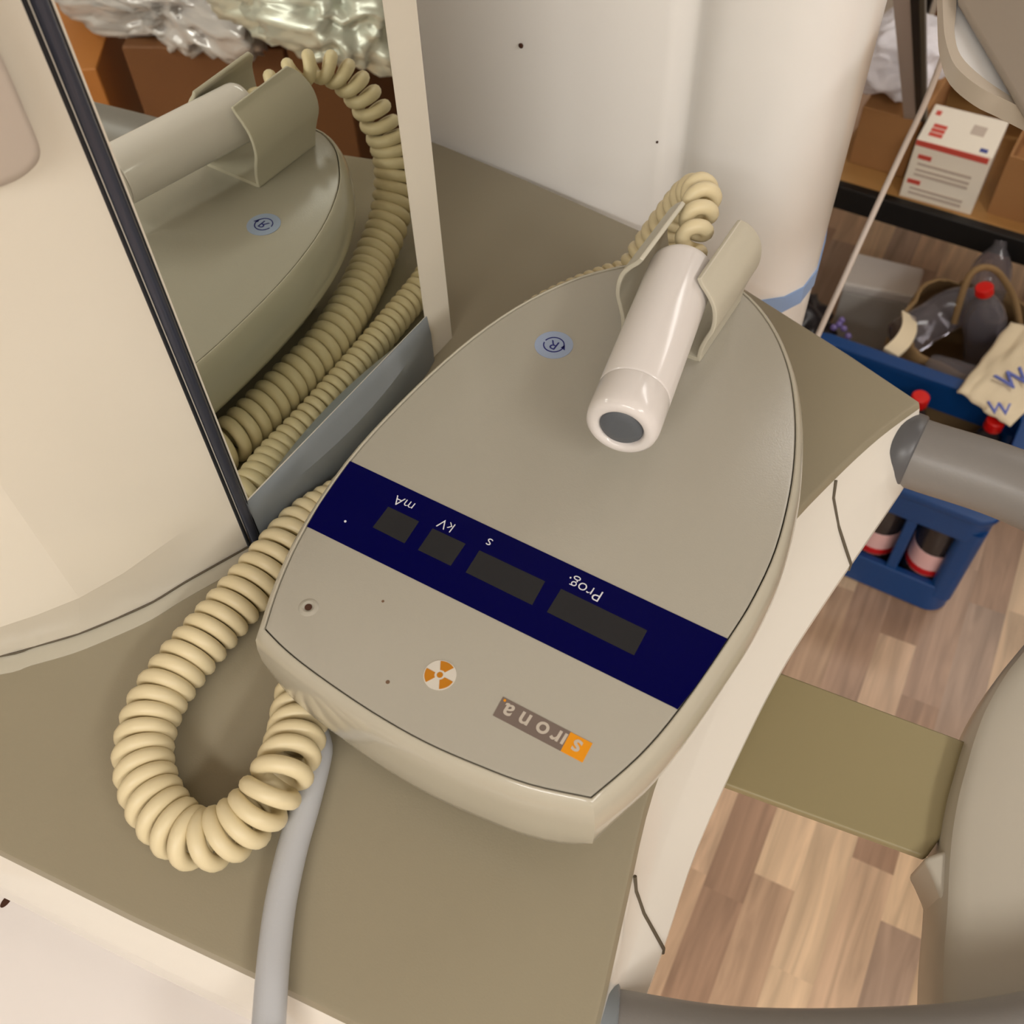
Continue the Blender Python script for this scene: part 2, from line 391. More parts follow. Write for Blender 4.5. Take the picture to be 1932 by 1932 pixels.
# R sticker
c = P(1045, 651, ZL); R = .0122
sp(disc('round_sticker', c, R, ZL-.0002, ZL+.0003, stick_m, None))
ring = disc('sticker_ring', c, R*.56, ZL+.0002, ZL+.0005, navy_ink, None, n=40, a0=math.radians(-172), a1=math.radians(172), rin=R*.50); sp(ring)
sp(prism('sticker_arrow', [(c.x+a*R, c.y+b*R) for a, b in ((.42, -.02), (.70, -.10), (.52, .24))], ZL+.0002, ZL+.0005, navy_ink))
sp(text('sticker_letter', 'R', c, .0105, navy_ink, None, ZL+.0003))
# screw dimple and specks
c = P(582, 1146, ZL)
sp(lathe('indicator_dimple', [(.0056, 0), (.0046, .0008), (.0034, .0010), (.0022, .0004), (.0018, .0001)], lid_m, loc=(c.x, c.y, ZL-.0001), seg=24))
sp(disc('indicator_hole', c, .0019, ZL, ZL+.0005, hole_m, None, n=16))
for q, r in (((658, 687), .0008), ((680, 1055), .0011)):
    c = P(*z8([q])[0], ZL); sp(disc('speck', c, r, ZL-.0001, ZL+.0001, mat('speck_brown', (110, 85, 65), .6), None, n=10))

# ---- hand switch holder: two curved wings on the lid
wing = [(.0245, 0), (.0250, .010), (.0275, .020), (.0300, .028), (.0302, .036), (.0285, .044), (.0240, .051), (.0195, .056), (.0168, .0605)]
hc = Vector((-.1710, 0, 0))
def wingmesh(sx):
    y0, y1 = .4425, .506; th = .0030
    inner = catmull([(a, 0, b) for a, b in wing], 4)
    n = len(inner); ny = 14; V = []; Fc = []
    for side in (0, 1):
        for i, p in enumerate(inner):
            a = inner[max(0, i-1)]; b = inner[min(n-1, i+1)]; t = (b-a).normalized(); nr = Vector((t.z, 0, -t.x))
            q = p+nr*(th if side else 0); zf = i/(n-1)
            for j in range(ny+1):
                v = j/ny
                # the upper rear corner is rounded away
                yr = y1+.006*math.sin(PI*min(1, zf*1.05))-.004*max(0, (zf-.8)/.2)**2
                yf = y0-.000+.002*zf
                y = yf+(yr-yf)*v
                # the wing closes slightly and lifts towards the back
                V.append(Vector((hc.x+sx*(q.x), y, ZL+q.z+.002*v*zf)))
    m1 = ny+1
    idx = lambda s, i, j: s*n*m1+i*m1+j
    for s in (0, 1):
        for i in range(n-1):
            for j in range(ny): Fc.append([idx(s, i, j), idx(s, i+1, j), idx(s, i+1, j+1), idx(s, i, j+1)])
    for i in range(n-1):
        for j in (0, ny): Fc.append([idx(0, i, j), idx(0, i+1, j), idx(1, i+1, j), idx(1, i, j)])
    for j in range(ny):
        for i in (0, n-1): Fc.append([idx(0, i, j), idx(0, i, j+1), idx(1, i, j+1), idx(1, i, j)])
    return V, Fc
for sx in (-1, 1):
    V, Fc = wingmesh(sx); o = obj('switch_holder_wing', V, Fc, holder_m, auto=.8); bevel(o, .0008, 2, 1.0); sp(o)
o = sp(box('switch_holder_base', hc.x-.0255, hc.x+.0255, .4425, .506, ZL-.0002, ZL+.003, holder_m))

# ---- grab handles
def depth_r(p, wpx):
    v = Vector(p)-Vector((0, 0, H)); zc_ = sum(MR[i][2]*v[i] for i in range(3)); return wpx/2/F*zc_
h1 = zc([(1655, 812), (1745, 842), (1932, 927), (2150, 1030)], -.085)
h1p = [Vector((-.050, .559, -.085)), Vector((-.006, .559, -.085)), P(1932, 925, -.085), P(2200, 1060, -.085)]
gh = mp(tube('grab_handle', catmull(h1p, 8), .0262, grey_m, seg=32)); gh['label'] = 'grey round grab handle at the far corner of the deck'
d_ = (h1p[2]-h1p[1]).normalized()
o = tube('handle_collar', [Vector((-.026, .559, -.085)), Vector((-.0245, .559, -.085)), Vector((-.0105, .559, -.085)), Vector((-.009, .559, -.085))], .028, collar_m, seg=32, radii=[.0268, .0284, .0284, .0270]); o.parent = gh; o.matrix_parent_inverse = Matrix(); 
h2p = [P(1060, 1945, -.085), P(1165, 1965, -.085), P(1400, 2000, -.085), P(1700, 2000, -.085), P(1932, 1975, -.085), P(2300, 1890, -.085)]
gh2 = mp(tube('grab_handle', catmull(h2p, 8), .0245, grey_m, seg=32)); gh2['label'] = 'curved grey grab handle at the near corner of the deck'
a = P(1125, 1958, -.085); b = P(1160, 1964, -.085)
o = tube('handle_collar', [a, a.lerp(b, .1), a.lerp(b, .9), b], .028, trim_m, seg=32, radii=[.0255, .0272, .0272, .0258]); o.parent = gh2

# ---- support arm and chin rest body
za = -.135
arm = zc([(1300, 1205), (1480, 1271), (1832, 1402), (1822, 1480), (1790, 1560), (1748, 1618), (1365, 1479), (1180, 1410)], za)
o = mp(prism('support_arm', [(p.x, p.y) for p in arm], za-.007, za, mat('arm_beige', (150, 138, 102), .42), bev=.002)); o['label'] = 'flat olive-beige arm reaching out from under the deck'
zb = -.118
rb = catmull2([(2050, 1080), (1932, 1222), (1893, 1272), (1856, 1338), (1834, 1398), (1822, 1440), (1806, 1500), (1794, 1570), (1788, 1640), (1784, 1720), (1778, 1800), (1776, 1900)])+[(1790, 2100), (2500, 2100), (2500, 1080)]
rbp = zc(rb, zb)
if area(rbp) < 0: rbp.reverse()
rr = []
for d, z in ((-.03, zb+.004), (-.012, zb+.003), (-.005, zb+.001), (-.0015, zb-.002), (0, zb-.006), (.0015, zb-.010), (.0015, -.16), (-.004, -.17)):
    q = offset(rbp, d)
    for p in q: p.z = z
    rr.append(q)
o = mp(loft('chin_rest_body', rr, mat('chin_rest_plastic', (184, 177, 163), .2), auto=.5)); o['label'] = 'rounded beige body at the outer end of the arm'
hk = zc([(1742, 1618), (1790, 1600), (1800, 1700), (1779, 1702), (1768, 1672), (1756, 1645)], -.124)
o = mp(prism('joint_cover', [(p.x, p.y) for p in hk], -.16, -.124, MATS['chin_rest_plastic'], bev=.004))
# ---- head cover, high on the right
zt = .15
pl = [P(1806, 14, zt), P(1932, 232, zt), P(2150, 620, zt), P(2500, 300, zt), P(2300, -500, zt), P(1900, -500, zt), P(1795, -80, zt)]
hd = mp(prism('head_cover', [(p.x, p.y) for p in pl], zt, zt+.005, mat('taupe_head_plastic', (150, 138, 124), .4), bev=.003)); hd['label'] = 'taupe head cover with a pale rounded underside'
def arcz(q, z): return zc(catmull2(q), z)
out_ = arcz([(1780, -160), (1778, -60), (1779, 20), (1784, 75), (1803, 125), (1850, 165), (1905, 192), (1990, 240), (2080, 330)], zt-.002)
in_ = arcz([(1808, -160), (1806, -60), (1804, 20), (1801, 62), (1813, 105), (1853, 145), (1908, 182), (1998, 232), (2085, 322)], zt-.002)
v = [p for p in out_]+[p for p in in_]+[p-Vector((0, 0, .012)) for p in out_]+[p-Vector((0, 0, .012)) for p in in_]
n = len(out_); f = []
for i in range(n-1):
    f += [[i, i+1, n+i+1, n+i], [2*n+i, 2*n+i+1, 3*n+i+1, 3*n+i], [i, i+1, 2*n+i+1, 2*n+i], [n+i, n+i+1, 3*n+i+1, 3*n+i]]
o = obj('head_rim', v, f, mat('taupe_rim_plastic', (200, 188, 172), .35), auto=.9); o.parent = hd
dv = [(p.x, p.y) for p in in_]+[(P(2300, 300, zt).x, P(2300, 300, zt).y), (P(2200, -300, zt).x, P(2200, -300, zt).y)]
o = prism('head_underside', dv, zt-.009, zt-.005, mat('white_underside', (250, 250, 250), .35)); o.parent = hd

# ================================================================== HAND SWITCH AND ITS COILED CORD
S = empty('hand_switch', 'white cylindrical hand switch with grey button and cream coiled cord, lying in its holder', 'hand switch', loc=(-.16, .40, .06))
def spart(o, par=None):
    if par: o.parent = par
    else: o.parent = S; o.matrix_parent_inverse = Matrix.Translation(-S.location)
    return o
e0 = P(1170, 812, .086); e1 = Vector((-.1755, .482, .086)); e1 = e0+(P(1289, 508, .086)-e0)*1.0
axd = (e1-e0).normalized(); Ls = (e1-e0).length; r = .0206
barrel = spart(lathe('barrel', [(r*.93, .0262), (r*.985, .0268), (r, .0280), (r, Ls-.006), (r*.985, Ls-.003), (r*.90, Ls), (.006, Ls+.0004), (.004, Ls+.0006)], switch_m, loc=e0, axis=axd, seg=48, auto=.9))
cap = spart(lathe('end_cap', [(.0122, .0035), (.0128, .0010), (.0140, 0), (.0172, .0002), (r*.95, .0022), (r*.995, .0060), (r, .0100), (r, .0252), (r*.985, .0262), (r*.9, .0264)], switch_m, loc=e0, axis=axd, seg=48, auto=.9))
spart(lathe('push_button', [(.0001, .0012), (.0060, .0009), (.0112, .0014), (.0121, .0024), (.0121, .006)], button_m, loc=e0, axis=axd, seg=36, auto=.9), cap)
ee = e0+axd*Ls
zc0 = ZD+.0168
lead = [ee-axd*.002, ee+axd*.006, ee+axd*.014+Vector((0, 0, .003))]
spart(lathe('strain_relief', [(.0075, -.002), (.0072, .004), (.0060, .011), (.0052, .016)], mat('strain_relief_plastic', (208, 196, 176), .4), loc=ee, axis=axd, seg=20))
ctrl = [ee+axd*.012, ee+axd*.022+Vector((0, 0, .006)), Vector((-.188, .530, .094)), Vector((-.202, .549, .078)), Vector((-.217, .558, .046)), Vector((-.231, .555, .012)), Vector((-.242, .530, -.018)), Vector((-.255, .488, zc0)),
        Vector((-.2735, .440, zc0)), Vector((-.2850, .395, zc0)), Vector((-.2880, .35, zc0)), Vector((-.2900, .30, zc0)), Vector((-.2880, .26, zc0)), Vector((-.279, .225, zc0)), Vector((-.265, .188, zc0)),
        P(570, 1325, zc0), P(556, 1400, zc0+.007), P(526, 1470, zc0+.014), P(462, 1550, zc0+.006), P(375, 1585, zc0), P(300, 1525, zc0), P(270, 1430, zc0), P(290, 1340, zc0), P(334, 1268, zc0), P(404, 1185, zc0), P(474, 1105, zc0), P(534, 1035, zc0),
        Vector((-.331, .262, zc0-.002)), Vector((-.3225, .30, zc0-.004)), Vector((-.3185, .35, zc0-.004)), Vector((-.3135, .40, zc0-.004)), Vector((-.307, .455, zc0-.004)), Vector((-.300, .505, zc0-.003)), Vector((-.280, .548, zc0-.002)), Vector((-.256, .578, zc0)), Vector((-.225, .595, zc0))]
path = catmull(ctrl, 10)
def pitch(u):
    if u < .045: return .016
    if u < .10: return .0125
    if u < .34: return .0100
    if u < .42: return .0125
    if u < .50: return .0115
    if u < .72: return .0102
    return .0078
def rad(u): return (.0122 if u > .12 else .0060+.0062*u/.12) if u < .70 else .0122-.0037*min(1, (u-.70)/.06)
hx = coil(path, rad, .004, pitch, seg=28)
nh = len(hx)
spart(tube('coiled_cord', hx, .0047, cord_m, seg=12, radii=[.0048 if i < .66*nh else .0048-.0012*min(1, (i-.66*nh)/(.06*nh)) for i in range(nh)]))

# grey cable on the deck
gc = [Vector((-.20, .24, ZD+.0085))]+[P(a, b, ZD+.0085) for a, b in ((612, 1330), (600, 1420), (578, 1510), (552, 1600), (530, 1700), (518, 1790), (512, 1860), (507, 1932), (503, 1975))]
gc += [gc[-1]+Vector((.006, -.022, -.010)), gc[-1]+Vector((.010, -.034, -.05)), gc[-1]+Vector((.012, -.036, -.25)), gc[-1]+Vector((.02, -.03, -.9))]
g = tube('power_cable', catmull(gc, 8), .0082, gcable_m, seg=18)
tag(g, 'light grey round cable running from under the control panel across the deck', 'cable')

# ================================================================== ROOM
def structure(o): o['kind'] = 'structure'; return o
def floor_mat():
    m = bpy.data.materials.new('laminate_strips'); m.use_nodes = True; nt = m.node_tree; b = nt.nodes['Principled BSDF']; N = nt.nodes.new; L = nt.links.new
    b.inputs['Roughness'].default_value = .38
    tc = N('ShaderNodeTexCoord'); mp_ = N('ShaderNodeMapping'); mp_.inputs['Rotation'].default_value = (0, 0, math.radians(-4)); L(tc.outputs['Object'], mp_.inputs['Vector'])
    sx = N('ShaderNodeSeparateXYZ'); L(mp_.outputs[0], sx.inputs[0])
    def M(op, a, bb=None, c=None):
        n = N('ShaderNodeMath'); n.operation = op
        for i, v in enumerate((a, bb, c)):
            if v is None: continue
            if isinstance(v, (int, float)): n.inputs[i].default_value = v
            else: L(v, n.inputs[i])
        return n.outputs[0]
    u = M('DIVIDE', sx.outputs['X'], .062); row = M('FLOOR', u)
    wn = N('ShaderNodeTexWhiteNoise'); wn.noise_dimensions = '1D'; L(row, wn.inputs['W'])
    v = M('ADD', M('DIVIDE', sx.outputs['Y'], .30), M('MULTIPLY', wn.outputs['Value'], 7.3)); cell = M('FLOOR', v)
    cx = N('ShaderNodeCombineXYZ'); L(row, cx.inputs[0]); L(cell, cx.inputs[1])
    w2 = N('ShaderNodeTexWhiteNoise'); w2.noise_dimensions = '2D'; L(cx.outputs[0], w2.inputs['Vector'])
    rp = N('ShaderNodeValToRGB'); e = rp.color_ramp
    cols = [(172, 140, 116), (212, 182, 150), (186, 154, 130), (228, 198, 164), (196, 164, 136), (216, 184, 154), (176, 150, 130), (206, 174, 144)]
    while len(e.elements) < len(cols): e.elements.new(.5)
    for i, cc in enumerate(cols): e.elements[i].position = i/len(cols); e.elements[i].color = lin(cc)
    e.interpolation = 'CONSTANT'; L(w2.outputs['Value'], rp.inputs[0])
    gm = N('ShaderNodeMapping'); gm.inputs['Scale'].default_value = (26, 2.2, 1); L(mp_.outputs[0], gm.inputs[0])
    off = N('ShaderNodeVectorMath'); off.operation = 'ADD'; L(gm.outputs[0], off.inputs[0])
    c2 = N('ShaderNodeVectorMath'); c2.operation = 'SCALE'; L(w2.outputs['Color'], c2.inputs[0]); c2.inputs['Scale'].default_value = 40; L(c2.outputs[0], off.inputs[1])
    gn = N('ShaderNodeTexNoise'); gn.inputs['Scale'].default_value = 1.6; gn.inputs['Detail'].default_value = 5; gn.inputs['Distortion'].default_value = 1.1; L(off.outputs[0], gn.inputs['Vector'])
    gr = N('ShaderNodeMapRange'); gr.inputs[1].default_value = .3; gr.inputs[2].default_value = .7; gr.inputs[3].default_value = .70; gr.inputs[4].default_value = 1.12; L(gn.outputs['Fac'], gr.inputs[0])
    hv = N('ShaderNodeVectorMath'); hv.operation = 'SCALE'; L(rp.outputs[0], hv.inputs[0]); L(gr.outputs[0], hv.inputs['Scale'])
    L(hv.outputs[0], b.inputs['Base Color'])
    return m
x0, x1, y0, y1, zt_ = -2.4, 2.6, -2.2, 3.0, 1.55
structure(box('floor', x0, x1, y0, y1, FL-.05, FL, floor_mat()))
wm = mat('wall_paint', (226, 220, 210), .9, bump=.1, bscale=60)
structure(box('wall_back', x0, x1, y1, y1+.1, FL, zt_, wm)); structure(box('wall_left', x0-.1, x0, y0, y1, FL, zt_, wm))
structure(box('wall_right', x1, x1+.1, y0, y1, FL, zt_, wm)); structure(box('wall_front', x0, x1, y0-.1, y0, FL, zt_, wm))
structure(box('ceiling', x0, x1, y0, y1, zt_, zt_+.08, mat('ceiling_paint', (235, 232, 226), .9)))

# ================================================================== RACK, BOXES AND FLOOR CLUTTER
wood_m = mat('shelf_board_wood', (196, 150, 92), .5, var=.12, vscale=20)
black_m = mat('black_metal', (22, 20, 19), .5)
kraft = mat('brown_cardboard', (168, 122, 76), .75, var=.06, vscale=12, bump=.1, bscale=80)
dkraft = mat('dark_brown_cardboard', (122, 80, 48), .6, var=.12, vscale=9)
wcard = mat('white_cardboard', (250, 242, 226), .6)
red_ink = mat('red_ink', (214, 84, 70), .6)
zsf = -.72
sh = empty('storage_rack', 'black metal storage rack with a wooden shelf behind the bottle crate', 'shelf', loc=(.2, 1.95, FL))
def rp(o, par): o.parent = par; o.matrix_parent_inverse = Matrix.Translation(-par.location); return o
rp(box('shelf_board', -.385, 1.0, 1.765, 2.25, zsf-.012, zsf, wood_m, None, .002), sh)
rp(box('shelf_rail', -.39, 1.0, 1.742, 1.764, zsf-.045, zsf+.004, black_m, None, .002), sh)
rp(box('shelf_rail', -.39, 1.0, 2.255, 2.275, zsf-.045, zsf+.004, black_m, None, .002), sh)
for x in (-.372, .98):
    for y in (1.752, 2.265): rp(box('rack_post', x-.010, x+.010, y-.010, y+.010, FL, .5, black_m, None, .001), sh)
# white shipping carton with red print
wb = empty('shipping_box', 'white carton with a red stripe and red print standing on the shelf', 'box', loc=(-.18, 1.84, zsf))
bx0, bx1, by0, by1, bz = -.242, -.108, 1.775, 1.90, -.598
rp(box('carton', bx0, bx1, by0, by1, zsf, bz, wcard, None, .002, rz=.03), wb)
def onfront(name, u0, u1, v0, v1, m):
    return rp(box(name, bx0+(bx1-bx0)*u0, bx0+(bx1-bx0)*u1, by0-.0025, by0-.0005, zsf+(bz-zsf)*v0, zsf+(bz-zsf)*v1, m, None, rz=0), wb)
def ontop(name, u0, u1, v0, v1, m):
    return rp(box(name, bx0+(bx1-bx0)*u0, bx0+(bx1-bx0)*u1, by0+(by1-by0)*v0, by0+(by1-by0)*v1, bz, bz+.0008, m, None), wb)
onfront('red_stripe', .02, .98, .90, .985, red_ink)
for a_ in ((.10, .28, .70, .77), (.06, .24, .27, .34)): onfront('red_print', *a_, red_ink)
pink = mat('pale_print', (205, 190, 176), .6)
for v0 in (.6, .5, .42, .18, .1): onfront('grey_print', .12, .85, v0, v0+.035, pink)
for v0 in (.14, .26, .38): ontop('red_print', .12, .30, v0, v0+.09, red_ink)
ontop('red_print', .06, .13, .7, .82, red_ink)
ontop('grey_print', .6, .78, .45, .7, pink); ontop('blue_print', .82, .92, .08, .17, mat('blue_print_ink', (70, 80, 150), .6))
# brown boxes on the shelf
def openbox(name, label, x0, x1, y0, y1, z0, z1, m, t=.004, flaps=True, rz=0, group=None):
    e = empty(name, label, 'box', group, loc=((x0+x1)/2, (y0+y1)/2, z0))
    h = [(-(x1-x0)/2, -(y1-y0)/2), ((x1-x0)/2, -(y1-y0)/2), ((x1-x0)/2, (y1-y0)/2), (-(x1-x0)/2, (y1-y0)/2)]
    inn_ = [(a*(1-2*t/(x1-x0)), b*(1-2*t/(y1-y0))) for a, b in h]
    hh = z1-z0
    v = [(a, b, 0) for a, b in h]+[(a, b, hh) for a, b in h]+[(a, b, hh) for a, b in inn_]+[(a, b, t) for a, b in inn_]
    f = [[0, 1, 2, 3]]+[[i, (i+1) % 4, 4+(i+1) % 4, 4+i] for i in range(4)]+[[4+i, 4+(i+1) % 4, 8+(i+1) % 4, 8+i] for i in range(4)]+[[8+i, 8+(i+1) % 4, 12+(i+1) % 4, 12+i] for i in range(4)]+[[12, 13, 14, 15]]
    o = obj('carton', v, f, m, e)
    e.rotation_euler = (0, 0, rz)
    if flaps:
        for i, (fx, ang) in enumerate(((1, .9),)):
            sgn = 1 if fx == 1 else -1; xx = sgn*(x1-x0)/2; w = (x1-x0)*.42
            dx = sgn*w*math.sin(ang); dz = w*math.cos(ang)
            v = [(xx, -(y1-y0)/2, hh), (xx, (y1-y0)/2, hh), (xx+dx, (y1-y0)/2, hh+dz), (xx+dx, -(y1-y0)/2, hh+dz)]
            v += [(a-sgn*t*math.cos(ang), b, c+t*math.sin(ang)) for a, b, c in v]
            obj('flap', v, [[0, 1, 2, 3], [4, 5, 6, 7], [0, 1, 5, 4], [1, 2, 6, 5], [2, 3, 7, 6], [3, 0, 4, 7]], m, e)
    return e
ob = openbox('cardboard_box', 'open brown cardboard box with a white address label right of the white carton', -.082, .22, 1.80, 2.06, zsf, -.60, kraft)
lb = box('address_label', -.02, .10, -.1325, -.1308, .015, .085, wcard, None); lb.parent = ob
lb2 = box('barcode', .0, .03, -.1332, -.1326, .03, .065, black_m, None); lb2.parent = ob
b2 = box('cardboard_box', -.36, -.25, 1.83, 2.1, zsf, -.60, kraft, None, .003); tag(b2, 'closed brown cardboard box under white crumpled sheets beside the white column', 'box')
# crumpled sheets, sacks: displaced cushions
def crumple(name, label, cat, c, rad, m, seed, amp=.35, sc=7, sub=4, flat=None, fold=2.2, group=None):
    if name == 'crumpled_sheet': group = 'white crumpled sheets on the rack'
    bm = bmesh.new(); bmesh.ops.create_icosphere(bm, subdivisions=sub+1, radius=1)
    off = Vector((seed*3.7, seed*1.3, seed*2.1))
    for v in bm.verts:
        p = v.co.copy(); q = Vector((math.copysign(abs(p.x)**.7, p.x), math.copysign(abs(p.y)**.7, p.y), math.copysign(abs(p.z)**.8, p.z)))
        w = Vector((q.x*rad[0], q.y*rad[1], q.z*rad[2]))
        n1 = noise.noise(w*sc+off); n2 = abs(noise.noise(w*sc*fold+off*2)); n3 = abs(noise.noise(w*sc*fold*2.3+off))
        d = 1+amp*(n1*.8-n2*1.0-n3*.35)
        v.co = w*d
        if flat is not None and v.co.z < flat: v.co.z = flat
    me = bpy.data.meshes.new(name); bm.to_mesh(me); bm.free()
    for p in me.polygons: p.use_smooth = True
    me.materials.append(m); o = bpy.data.objects.new(name, me); C.objects.link(o); o.location = c
    return tag(o, label, cat, group)
paper_m = mat('white_sheet_fabric', (244, 242, 250), .7)
crumple('crumpled_sheet', 'white crumpled sheet with green pen marks next to the white column', 'sheet', (-.325, 1.92, -.535), (.085, .10, .062), paper_m, 3, .3, 11, flat=-.062)
crumple('crumpled_sheet', 'large white crumpled sheet heaped behind the white carton', 'sheet', (-.12, 2.16, -.575), (.17, .10, .14), paper_m, 5, .3, 9, flat=-.142)
for i, (x, y, z, L, rz) in enumerate(((-.345, 1.84, -.478, .03, .2), )):
    pass
# leaning framed board behind
lbz = empty('framed_board', 'thin grey board with a black edge leaning upright between white column and rack', 'board', loc=(-.30, 1.70, -.72))
v0 = P(1723, 212, -.50)
e_top = [P(1682, -40, -.16), P(1712, -40, -.16)]
bt_ = P(1716, 212, -.52)
def beam(name, a, b, w, t, m, par):
    d = (b-a); s = Vector((1, .25, 0)).normalized(); nrm = s.cross(d).normalized()
    v = [a, a+s*w, b+s*w, b]; v += [p+nrm*t for p in v]
    o = obj(name, v, [[0, 1, 2, 3], [4, 5, 6, 7], [0, 1, 5, 4], [1, 2, 6, 5], [2, 3, 7, 6], [3, 0, 4, 7]], m); return rp(o, par)
ba = P(1708, 215, -.6); bb_ = P(1684, -60, -.12)
beam('board_face', ba, bb_, .022, .010, mat('grey_board', (190, 180, 174), .5), lbz)
beam('board_edge', ba+Vector((.022, .0055, 0)), bb_+Vector((.022, .0055, 0)), .010, .012, black_m, lbz)
beam('board_edge', ba+Vector((.032, .008, 0)), bb_+Vector((.032, .008, 0)), .007, .010, mat('dark_olive_edge', (92, 88, 76), .5), lbz)
# yellow-green and brown things at the top edge
yb = box('paper_box', -.34, -.20, 2.20, 2.255, zsf, -.48, mat('brown_cardboard_deep', (140, 92, 52), .7), None, .003); tag(yb, 'small brown cardboard box standing far back on the shelf', 'box')
yp = box('paper_packet', -.33, -.21, 2.20, 2.25, -.48, -.36, mat('pale_packet', (214, 214, 210), .6), None, .004); tag(yp, 'pale packet with yellow-green band lying on the small brown box', 'packet')
o = rp(box('packet_band', -.335, -.205, 2.198, 2.252, -.43, -.39, mat('lime_band', (204, 204, 96), .6), None), yp); o.matrix_parent_inverse = Matrix()

# thin white cord hanging in front of the rack
wc = [P(1840, -60, .02), P(1795, 60, -.05), P(1782, 100, -.08), P(1745, 195, -.14), P(1700, 290, -.20), P(1640, 420, -.27), P(1590, 530, -.32), P(1540, 640, -.36), P(1500, 740, -.40)]
w = tube('white_cord', catmull(wc, 6), .0034, mat('white_cord_rubber', (212, 200, 190), .5), seg=10); tag(w, 'thin white cord hanging diagonally in front of the storage rack', 'cord')

# foam box on floor
fb = empty('styrofoam_box', 'white foam box with pale lid standing on the floor under the shelf', 'box', loc=(-.23, 1.76, FL))
q = zc([(1608, 473), (1745, 506), (1730, 560), (1590, 533)], -.90)
rp(prism('lid', [(p.x, p.y) for p in q], -.925, -.90, mat('foam_white', (250, 246, 242), .7, bump=.2, bscale=200), bev=.006), fb)
cq = sum(q, Vector())/4
rp(prism('box_body', [(cq.x+(p.x-cq.x)*.96, cq.y+(p.y-cq.y)*.96) for p in q], FL, -.925, mat('foam_grey', (215, 212, 206), .7, bump=.2, bscale=200), bev=.004), fb)

# blue bottle crate
blue_p = mat('blue_crate_plastic', (14, 66, 128), .35)
cr = empty('bottle_crate', 'dark blue plastic bottle crate standing on the laminate floor', 'crate', loc=(-.06, 1.285, FL))
cx0, cx1, cy0, cy1, cz0, cz1 = -.255, .128, 1.148, 1.415, FL, -.785
def rrect(x0, x1, y0, y1, r, n=6):
    out = []
    for cx, cy, a in ((x1-r, y0+r, -PI/2), (x1-r, y1-r, 0), (x0+r, y1-r, PI/2), (x0+r, y0+r, PI)):
        out += [(cx+r*math.cos(a+PI/2*k/n), cy+r*math.sin(a+PI/2*k/n)) for k in range(n+1)]
    return out
def band(name, z0, z1, t, grow=0, m=blue_p):
    o = rrect(cx0-grow, cx1+grow, cy0-grow, cy1+grow, .035); i = rrect(cx0+t, cx1-t, cy0+t, cy1-t, .028)
    rings_ = [[Vector((*p, z0)) for p in i], [Vector((*p, z0)) for p in o], [Vector((*p, z1)) for p in o], [Vector((*p, z1)) for p in i], [Vector((*p, z0)) for p in i]]
    ob_ = loft(name, rings_, m, cap0=False, cap1=False, auto=.5); bevel(ob_, .003, 2, .8); return rp(ob_, cr)
band('crate_rim', cz1-.062, cz1, .014, .004); band('crate_rim', cz1-.010, cz1+.004, .018, .009)
band('crate_base', FL+.004, FL+.075, .012, .002)
rp(prism('crate_floor', rrect(cx0+.01, cx1-.01, cy0+.01, cy1-.01, .03), FL, FL+.012, blue_p), cr)
for (px_, py_) in ((cx1-.016, cy0+.016), (cx1-.016, cy1-.016), (cx0+.016, cy0+.016), (cx0+.016, cy1-.016)):
    rp(prism('crate_post', rrect(px_-.022, px_+.018, py_-.018, py_+.018, .014), FL+.05, cz1-.04, blue_p), cr)
rp(prism('crate_post', rrect(.012, .030, cy0+.001, cy0+.010, .003), FL+.05, cz1-.04, blue_p), cr)
rp(prism('crate_post', rrect(-.085, -.067, cy0+.001, cy0+.010, .003), FL+.05, cz1-.04, blue_p), cr)
rp(box('crate_divider', cx0+.01, cx1-.01, cy0+.095, cy0+.101, FL+.01, cz1-.10, blue_p), cr)
rp(box('crate_divider', .020, .026, cy0+.01, cy1-.01, FL+.01, cz1-.10, blue_p), cr)
rp(box('crate_divider', -.079, -.073, cy0+.01, cy1-.01, FL+.01, cz1-.10, blue_p), cr)

cola = mat('cola_bottle', (52, 46, 46), .12, spec=.6); labm = mat('bottle_label', (232, 190, 192), .45); labr = mat('bottle_label_red', (196, 24, 26), .45); redc = mat('red_cap', (222, 24, 18), .35)
def bottle(name, label, loc, body, group=None, axis=(0, 0, 1), lab=True, cap=redc, sc=1.0, h=.262):
    e = empty(name, label, 'bottle', group, loc=loc); k_ = h/.262
    q_ = Vector((0, 0, 1)).rotation_difference(Vector(axis).normalized()); e.rotation_mode = 'QUATERNION'; e.rotation_quaternion = q_
    r_ = .0375*sc
    lathe('bottle_body', [(r_*.75, 0), (r_*.95, .004), (r_, .014), (r_, .05), (r_*.97, .06), (r_*.97, .125*k_), (r_, .135*k_), (r_*.98, .165*k_), (r_*.86, .192*k_), (r_*.60, .217*k_), (r_*.40, .232*k_), (.0125*sc, .240*k_), (.0125*sc, .255*k_)], body, e, seg=24, auto=1.2)
    if lab:
        l_ = lathe('bottle_label', [(r_*.975, .062), (r_*.995, .063), (r_*.995, .118*k_), (r_*.975, .119*k_)], labm, e, seg=24)
        lathe('label_edge', [(r_*1.0, .064), (r_*1.004, .065), (r_*1.004, .078), (r_*1.0, .079)], labr, l_, seg=24)
    if cap: lathe('bottle_cap', [(.0150*sc, .244*k_), (.0155*sc, .245*k_), (.0150*sc, .262*k_), (.0135*sc, .264*k_), (.001, .2645*k_)], cap, e, seg=20)
    return e
bz0 = FL+.012
bottle('soda_bottle', 'dark soda bottle with pink label at the right front corner of the crate', (.070, 1.198, bz0), cola, 'soda bottles in the blue crate')
bottle('soda_bottle', 'dark soda bottle with pink label in the crate, left of the corner bottle', (-.022, 1.198, bz0), cola, 'soda bottles in the blue crate')
